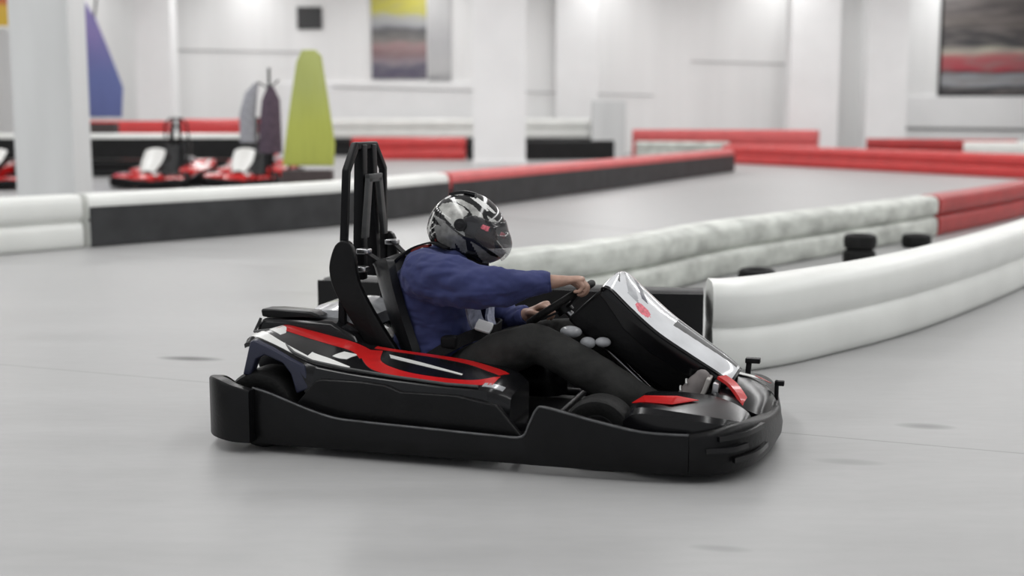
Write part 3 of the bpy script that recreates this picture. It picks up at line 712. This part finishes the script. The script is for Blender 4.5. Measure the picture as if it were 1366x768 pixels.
    mk('red_nose_stripe', *ribbong([(.845, -.135, .285), (.89, -.16, .262), (.935, -.20, .215), (.955, -.235, .165)], .055, .012, (.3, 1, 0)), M['red'], K)
    for s in (-1, 1):
        f_ = []
        for x, z, y0, y1 in crom([[.545, .205, .36, .56], [.60, .248, .33, .585], [.70, .250, .30, .60], [.82, .240, .28, .60], [.90, .225, .30, .57], [.965, .20, .33, .50], [.985, .18, .36, .46]], 4):
            if s > 0: y1 = y1 * .93; z = z * .80
            f_.append([(x, s * (y1 + .01), .075), (x, s * y1, z - .022), (x, s * (y1 - .02), z - .004), (x, s * (y0 * .5 + y1 * .5), z + .004), (x, s * (y0 + .01), z + .006), (x, s * y0, z - .01), (x, s * y0, .07)])
        fp = mk('front_pod', *loftg(f_), M['gloss'] if podmat is M['gloss'] else podmat, K, split=30)
        if s < 0: sheet('red_stripe' if podmat is M['gloss'] else 'white_stripe', [(.565, s * .47, .236), (.60, s * .42, .2545), (.72, s * .40, .2560), (.80, s * .42, .2500), (.72, s * .52, .2515), (.62, s * .51, .2515)], 0, fp, M['red'] if podmat is M['gloss'] else M['white'], .002)
    mk('bumper_post', *merge(boxg(1.018, 1.034, .185, .215, .10, .215), boxg(1.018, 1.056, .185, .215, .195, .215)), M['blacksteel'], K, bevel=.004)
    mk('mirror_bracket', *merge(tubeg([(.90, .28, .20), (.905, .29, .275)], .012, smooth=False), boxg(.89, .95, .27, .31, .265, .285)), M['blacksteel'], K, bevel=.003)
    for s in (-1, 1):
        mk('pedal', *prismg([(.80, .10), (.825, .10), (.845, .27), (.822, .275)], 'xz', s * .17 - .035, s * .17 + .035), M['steel'], K, bevel=.004)
    if main:
        # harness: shoulder straps from the hoop, over the shoulders, to the buckle
        for y_, z0, z1 in ((-.14, .725, .71), (.17, .735, .70)):
            s = -1 if y_ < 0 else 1
            pts = [(hx + .05, y_, z0), (-.52, s * .125, z0 - .055 if s < 0 else z0 - .06), (-.47, s * .12, .700), (-.41, s * .12, .742), (-.33, s * .12, .765), (-.26, s * .13, .745)]
            mk('shoulder_strap', *ribbong(pts, .045, .006, (0, 1, 0)), M['webbing'], K)
        for s in (-1, 1):
            mk('chest_strap', *ribbong([(-.22, s * .13, .69), (-.165, s * .145, .60), (-.158, s * .130, .52), (-.150, s * .090, .44), (-.125, s * .05, .40)], .072, .012, (-.45, 1 * s * -s, -.1) if s < 0 else (.0, 1, 0)), M['pad'], K)
            mk('lap_belt', *ribbong([(-.40, s * .235, .24), (-.27, s * .215, .335), (-.16, s * .17, .395), (-.10, s * .08, .405), (-.095, 0, .40)], .048, .008, (0, .3, 1)), M['webbing'], K)
        mk('strap_pad', *boxg(-.265, -.20, -.215, -.150, .350, .400), M['webbing'], K, bevel=.012)
        bk = mk('buckle', *prismg([(-.032, -.024), (.032, -.024), (.035, 0), (.032, .024), (-.032, .024), (-.035, 0)], 'xy', -.008, .008), M['silverbuckle'], K, bevel=.004)
        bk.location = (-.105, -.135, .435); bk.rotation_euler = (math.radians(50), math.radians(15), 0)
    return K
M['fair'] = mat('glossy_white_graphic', (0.74, 0.75, 0.77), 0.12, noise=0.10, nscale=9, coat=0.6)
M['silverbuckle'] = mat('silver_buckle', (0.9, 0.9, 0.9), 0.3, 0.1)
YAW = math.radians(-16.5)
make_kart('black go-kart with red and white stripes and tall roll hoop, driven by the helmeted person', (.027, 5.163, 0), YAW)
for nm, loc, rz, lb in (('a', (-6.35, 23.5, 0), math.radians(-94), 'parked red go-kart with white front panel, nearest the grey pillar on its right'),
                        ('b', (-4.78, 23.6, 0), math.radians(-93), 'parked red go-kart with pale panel, next to the yellow-green banner'),
                        ('c', (-9.0, 23.2, 0), math.radians(-102), 'parked red go-kart at the left edge, partly behind the grey pillar')):
    make_kart(lb, loc, rz, main=False, podmat=M['red'], fairmat=M['white']).scale = (1.07, 1.07, 1.07)

# ------------------------------------------------------------------ the driver
PR = thing('person', 'person in a navy fleece, charcoal trousers and black-silver helmet driving the kart', 'person', (.027, 5.163, 0), YAW)

def hand(wrist, d, palm, thumb_side, curl=(48, 62, 38), size=1.0):
    """wrist point, pointing direction, palm-facing normal, direction of the thumb; returns mesh pieces"""
    d = Vector(d).normalized(); n = Vector(palm); n = (n - d * n.dot(d)).normalized(); s = Vector(thumb_side); s = (s - d * s.dot(d) - n * s.dot(n)).normalized()
    w_ = Vector(wrist); k = size; parts = []
    R = Matrix((d, s, n)).transposed()
    parts.append(tubeg([(*(w_ - d * .03), .026, 1.0), (*(w_ + d * .01), .030, .8), (*(w_ + d * .045), .038 * k, .48), (*(w_ + d * .080), .038 * k, .40)], .03, up=n, cap_round=True, seg=16))
    base = [(.027, .082), (.009, .088), (-.009, .085), (-.026, .077)]; lens = [(.040, .026, .022), (.044, .029, .023), (.041, .027, .022), (.032, .021, .020)]
    nails = []
    for f, ((bs, bd), ln) in enumerate(zip(base, lens)):
        p = w_ + s * bs * k + d * (bd - .012) * k; pts = [(*p, .0105)]; ang = 0; dirv = d.copy()
        p = p + d * .014; pts.append((*p, .0102))
        for q, l_ in enumerate(ln):
            ang += math.radians(curl[q] + f * 3); dirv = d * math.cos(ang) + n * math.sin(ang)
            p = p + dirv * l_ * k; pts.append((*p, (.0092, .0085, .0072)[q]))
        parts.append(tubeg(pts, .01, n=3, seg=10, cap_round=True, up=s))
        nn_ = (-d * math.sin(ang) * -1 + n * math.cos(ang)) * -1
        nails.append((p - dirv * .006 + (dirv.cross(s) * .0062 if dirv.cross(s).dot(n) < 0 else -dirv.cross(s) * .0062), dirv.copy(), s.copy()))
    t0 = w_ + d * .018 + s * .024; t1 = w_ + d * .048 + s * .048 + n * .008; t2 = w_ + d * .074 + s * .052 + n * .026; t3 = w_ + d * .090 + s * .040 + n * .042
    parts.append(tubeg([(*t0, .015), (*t1, .0125), (*t2, .0110), (*t3, .0090)], .01, n=4, seg=10, cap_round=True, up=n))
    return parts, nails

R_sh, R_el, R_wr = (-.32, -.185, .620), (-.06, -.245, .612), (.200, -.165, .632)
L_sh, L_el, L_wr = (-.29, .185, .60), (-.13, .265, .40), (.0, .150, .447)
body = []
body.append(rings_ell([(-.31, 0, .16, .10, .14), (-.32, 0, .30, .105, .145), (-.33, 0, .45, .11, .155), (-.31, 0, .58, .10, .16), (-.28, 0, .65, .06, .08)]))
body.append(tubeg([(-.28, 0, .62), (-.25, 0, .72), (-.23, 0, .78)], .055, cap_round=True))
for sh, el, wr in ((R_sh, R_el, R_wr), (L_sh, L_el, L_wr)):
    body.append(tubeg([(*sh, .05), (*el, .042), (*[(a + b) / 2 for a, b in zip(el, wr)], .036), (*wr, .027)], .04, cap_round=True))
# head with face, looking along +x and slightly down
hc = Vector((-.205, 0, .800))
body.append(ellg(hc, (.098, .078, .112)))
body.append(ellg(hc + Vector((.045, 0, -.055)), (.055, .055, .06)))
body.append(tubeg([(*(hc + Vector((.088, 0, .015))), .009), (*(hc + Vector((.108, 0, -.015))), .013), (*(hc + Vector((.100, 0, -.026))), .012)], .01, cap_round=True))
body.append(ellg(hc + Vector((.088, 0, -.058)), (.014, .026, .008)))
body.append(ellg(hc + Vector((.082, 0, -.085)), (.020, .024, .016)))
body.append(ellg(hc + Vector((.085, 0, .032)), (.014, .05, .009)))
for s in (-1, 1): body.append(ellg(hc + Vector((-.01, s * .078, -.005)), (.022, .010, .030)))
hips = {-1: (-.25, -.10, .195), 1: (-.25, .10, .195)}
legs = {-1: [(-.25, -.10, .20), (-.05, -.165, .315), (.135, -.20, .385), (.36, -.19, .28), (.595, -.172, .148)],
        1: [(-.25, .10, .20), (-.05, .15, .30), (.12, .18, .35), (.36, .175, .27), (.60, .165, .15)]}
for s in (-1, 1):
    L_ = legs[s]; body.append(tubeg([(*L_[0], .075), (*L_[1], .068), (*L_[2], .052), (*L_[3], .05), (*L_[4], .036)], .05, cap_round=True))
    body.append(tubeg([(*L_[4], .030), (.655, s * .17, .125, .026), (.71, s * .17, .185, .022), (.74, s * .17, .23, .016)], .03, cap_round=True))
hr, nr = hand(R_wr, (.93, .22, .10), (.25, .05, -.95), (0, 1, .15), curl=(42, 62, 45))
hl, nl = hand(L_wr, (.80, -.25, .52), (.55, -.15, -.80), (.1, -1, -.1), curl=(40, 60, 42))
body += hr + hl
bo = mk('body', *merge(*body), M['skin'], PR); skin(bo, .0042, 3, .5)
for lst in (nr, nl):
    for p, dv, sv in lst:
        Rm = Matrix((dv, sv, dv.cross(sv))).transposed(); mk('fingernail', *ellg(p, (.0055, .0045, .0018), 10, 8, Rm), M['nail'], bo)
for s in (-1, 1):
    mk('eye', *ellg(hc + Vector((.087, s * .030, .012)), (.011, .013, .009), 14, 10), M['eye'], bo)
    mk('iris', *ellg(hc + Vector((.0965, s * .030, .012)), (.003, .0055, .0055), 12, 8), M['rubber'], bo)

# fleece
fl = []
fl.append(rings_ell([(-.31, 0, .205, .135, .170), (-.33, 0, .24, .175, .195), (-.347, 0, .32, .178, .195), (-.357, 0, .42, .172, .195), (-.360, 0, .52, .178, .205), (-.345, 0, .625, .168, .205), (-.318, 0, .692, .140, .172), (-.29, 0, .738, .098, .115)], 32, 2.3))
fl.append(tubeg([(-.33, -.10, .655, .095), (-.335, -.185, .638, .104), (-.20, -.228, .625, .100), (*R_el, .086), (.06, -.222, .620, .068), (.145, -.188, .629, .052), (.178, -.178, .630, .043)], .08, n=6, cap_round=False, seg=20))
fl.append(tubeg([(-.30, .10, .62, .088), (*L_sh, .088), (-.22, .235, .50, .075), (*L_el, .070), (-.07, .215, .412, .058), (-.03, .175, .436, .046), (-.015, .163, .443, .040)], .08, n=6, seg=20))
# fold ridges in the sleeves and the side
for pts in ([(-.28, -.262, .655, .016), (-.15, -.290, .645, .022), (-.02, -.288, .610, .016)], [(-.20, -.300, .585, .014), (-.06, -.318, .600, .020), (.05, -.268, .620, .014)],
            [(-.05, -.300, .552, .013), (.04, -.262, .572, .018), (.11, -.222, .600, .012)], [(-.40, -.150, .330, .014), (-.30, -.182, .350, .022), (-.20, -.150, .375, .014)],
            [(-.42, -.12, .26, .014), (-.31, -.178, .275, .020), (-.21, -.16, .29, .014)], [(-.40, -.160, .48, .012), (-.33, -.183, .44, .020), (-.24, -.165, .42, .012)]):
    fl.append(tubeg(pts, .01, n=5, seg=10, cap_round=True))
fo = mk('fleece_top', *merge(*fl), M['navy'], PR); skin(fo, .0085, 4, .5)
tx = bpy.data.textures.new('cloth_folds', 'CLOUDS'); tx.noise_scale = .075; tx.noise_depth = 2
dm = fo.modifiers.new('folds', 'DISPLACE'); dm.texture = tx; dm.strength = .030; dm.mid_level = .5; dm.texture_coords = 'LOCAL'
mk('collar', *revolveg([(.075, -.03), (.088, -.02), (.092, .012), (.082, .028), (.070, .02)], (-.265, 0, .705), 'z', 32), M['webbing'], PR)
mk('red_tag', *ribbong([(-.42, -.10, .725), (-.385, -.10, .745), (-.345, -.10, .752)], .04, .010, (0, 1, 0)), M['pink2'] if 'pink2' in M else M['red'], PR)
for (wr, dd) in ((R_wr, (.93, .22, .10)), (L_wr, (.80, -.25, .52))):
    d = Vector(dd).normalized(); c = Vector(wr) - d * .032
    mk('cuff', *tubeg([(*(c - d * .016), .040), (*c, .041), (*(c + d * .012), .038)], .04, n=3, seg=20), M['navy'], PR)

# trousers
tr = []
tr.append(rings_ell([(-.29, 0, .115, .14, .17), (-.29, 0, .18, .15, .185), (-.30, 0, .24, .135, .17), (-.30, 0, .27, .12, .16)], 28, 2.3))
for s in (-1, 1):
    L_ = legs[s]
    tr.append(tubeg([(L_[0][0] - .02, L_[0][1], L_[0][2], .105), (*L_[0], .108), (*L_[1], .096), (.06, L_[2][1], L_[2][2] - .015, .086), (*L_[2], .080), (.24, L_[2][1], .345, .080), (*L_[3], .079), (.50, L_[3][1], .205, .072), (.585, L_[4][1], .163, .062)], .08, n=5, cap_round=True, seg=22))
to = mk('trousers', *merge(*tr), M['trouser'], PR); skin(to, .009, 5, .5)
tx2 = bpy.data.textures.new('trouser_folds', 'CLOUDS'); tx2.noise_scale = .12
dm = to.modifiers.new('folds', 'DISPLACE'); dm.texture = tx2; dm.strength = .018; dm.mid_level = .5; dm.texture_coords = 'LOCAL'
# shoes, toes up on the pedals
for s in (-1, 1):
    yy = s * .17
    up_ = tubeg([(.615, yy, .115, .040, 1.0), (.650, yy, .125, .046, .95), (.700, yy, .165, .046, .85), (.735, yy, .215, .046, .70), (.765, yy, .262, .042, .62), (.778, yy, .290, .030, .6)], .04, n=5, seg=20, cap_round=True, up=Vector((0, 1, 0)))
    so = mk('shoe', *up_, M['shoe'], PR)
    mk('sole', *ribbong([(.615, yy, .068), (.672, yy, .085), (.735, yy, .150), (.782, yy, .225), (.806, yy, .290)], .088, .016, (0, 1, 0)), M['sole'], so, bevel=.004)
    mk('lace', *merge(*[tubeg([(.655 + .022 * k, yy - .03, .180 + .028 * k), (.650 + .022 * k, yy, .192 + .028 * k), (.655 + .022 * k, yy + .03, .180 + .028 * k)], .0035, seg=6) for k in range(4)]), M['white'], so)

# helmet
HC = Vector((-.222, 0, .806))
def hshape(th, ph, k=1.0):
    """th: longitude from +x, ph: latitude -90..90 deg; returns local vector"""
    x = math.cos(ph) * math.cos(th); y = math.cos(ph) * math.sin(th); z = math.sin(ph)
    a, b, c = .166, .130, .158
    v = Vector((a * x, b * y, c * z))
    if z < 0:                                   # chin bar juts forward, back tucks in
        q = -z
        v.x += .050 * min(1, q * 1.3) * max(0, x); v.x += .020 * q * max(0, -x)
        v.y *= 1 - .16 * q; v.z *= .90
    if x > 0.3: v.x *= 1 - .05 * max(0, z)
    if x > .2 and z < 0: v.z -= .012 * (-z) * x
    return v * k
def to_img(v):     # side map in the units of the sketch of the pattern
    su = .9588 * v.x - .284 * abs(v.y); return 366 + su * 1926, 384 - v.z * 1926 - .13 * 0
patt = [(1, [(150, 195), (180, 165), (260, 150), (330, 172), (395, 225), (350, 262), (345, 330), (362, 405), (300, 365), (215, 275)]),
        (1, [(230, 125), (330, 128), (420, 170), (490, 235), (530, 320), (495, 318), (430, 262), (390, 200), (300, 150)]),
        (2, [(95, 240), (160, 270), (260, 350), (370, 440), (372, 545), (330, 530), (300, 480), (200, 370)]),
        (2, [(110, 320), (160, 325), (285, 460), (288, 505), (235, 510), (140, 450)]),
        (3, [(455, 118), (530, 165), (600, 235), (584, 240), (515, 182), (440, 128)]),  # this and the next: white highlight streaks painted into the shell colour
        (3, [(395, 112), (430, 118), (500, 165), (545, 215), (530, 216), (480, 172), (420, 128)]),
        (3, [(190, 120), (260, 85), (350, 85), (345, 100), (270, 102), (200, 135)]),
        (3, [(50, 400), (80, 300), (110, 230), (120, 235), (92, 310), (70, 420)]),
        (1, [(530, 250), (600, 290), (660, 360), (640, 370), (570, 320)]),
        (2, [(400, 440), (480, 490), (560, 560), (650, 600), (650, 660), (520, 655), (460, 560)])]
hole = [(470, 330), (560, 330), (800, 350), (800, 560), (640, 545), (590, 540), (500, 480), (440, 420)]
NT, NP = 180, 110
hv, hf, hm = [], [], []
for i in range(NP + 1):
    ph = math.radians(-74 + 164 * i / NP)
    for j in range(NT):
        hv.append(hshape(2 * PI * j / NT, ph))
for i in range(NP):
    for j in range(NT):
        ph = math.radians(-74 + 164 * (i + .5) / NP); v = hshape(2 * PI * (j + .5) / NT, ph); x, y = to_img(v)
        if v.x > 0.0 and inpoly(x, y, hole): continue
        k = (j + 1) % NT; hf.append((i * NT + j, i * NT + k, (i + 1) * NT + k, (i + 1) * NT + j)); mi = 0
        for q, pl in patt:
            if inpoly(x, y, pl) and (q != 3 or v.y < -.004): mi = q
        if (x - 400) ** 2 + (y - 320) ** 2 < 55 ** 2: mi = 0
        if 60 < x < 130 and 300 < y < 420 and (int(x / 9) + int(y / 9)) % 5 == 0: mi = 3
        hm.append(mi)
me = bpy.data.meshes.new('helmet'); me.from_pydata([tuple(v) for v in hv], [], hf)
for q in ('hblack', 'silver', 'silver2', 'white'):
    me.materials.append(mat('helmet_black', (.008, .008, .009), .12, coat=.5) if q == 'hblack' else M[q])
for p, q in zip(me.polygons, hm): p.material_index = q; p.use_smooth = True
helm = bpy.data.objects.new('helmet', me); COL.objects.link(helm); helm.parent = PR; helm.location = HC
s_ = helm.modifiers.new('solid', 'SOLIDIFY'); s_.thickness = .012; s_.offset = -1
def hpatch(name, test, k, m, parent, th=.002, nt=260, npp=160):
    V = []; Fc = []; use = {}
    def vid(i, j):
        key = (i, j % nt)
        if key not in use:
            use[key] = len(V); q = hshape(2 * PI * (j % nt) / nt, math.radians(-74 + 150 * i / npp), k)
            if k < 1.045 and q.x > .05 and q.z < .03: q.x += .008 * min(1, (q.x - .05) / .06) * min(1, (.03 - q.z) / .08)
            V.append(q)
        return use[key]
    for i in range(npp):
        for j in range(nt):
            v = hshape(2 * PI * (j + .5) / nt, math.radians(-74 + 150 * (i + .5) / npp)); x, y = to_img(v)
            if test(v, x, y): Fc.append((vid(i, j), vid(i, j + 1), vid(i + 1, j + 1), vid(i + 1, j)))
    return mk(name, V, Fc, m, parent, solid=th, split=0)
vis = [(345, 300), (365, 262), (440, 250), (560, 300), (800, 330), (800, 660), (640, 655), (600, 560), (500, 490), (420, 410), (360, 380)]
hpatch('visor', lambda v, x, y: v.x > -.02 and inpoly(x, y, vis) and y > 500, 1.035, M['visor'], helm)
hpatch('visor_tint', lambda v, x, y: v.x > -.02 and inpoly(x, y, vis) and y <= 500, 1.035, M['visordark'], helm)
for poly in ([(475, 345), (490, 318), (545, 335), (530, 372)], [(615, 400), (630, 375), (665, 405), (650, 432)]):
    hpatch('visor_sticker', lambda v, x, y: v.x > 0 and v.y < 0 and inpoly(x, y, poly), 1.048, M['pink'], helm, .001)
mk('pivot_cap', *merge(tubeg([(.020, -.134, .035), (.020, -.144, .035)], .026, smooth=False, seg=24), tubeg([(.020, -.142, .035), (.020, -.147, .035)], .014, smooth=False, seg=20)), M['gloss'], helm, bevel=.002)
mk('pivot_cap', *merge(tubeg([(.020, .134, .035), (.020, .144, .035)], .026, smooth=False, seg=24)), M['gloss'], helm, bevel=.002)
mk('chin_vent', *boxg(.098, .125, -.100, -.088, -.145, -.115), M['gloss'], helm, bevel=.004)
mk('neck_roll', *revolveg([(.085, -.02), (.108, -.012), (.114, .012), (.10, .03), (.082, .02)], (-.03, 0, -.135), 'z', 36), M['webbing'], helm)
mk('top_vent', *ribbong([(-.06, -.03, .150), (0, -.03, .160), (.05, -.03, .152)], .022, .010, (0, 1, 0)), M['gloss'], helm)
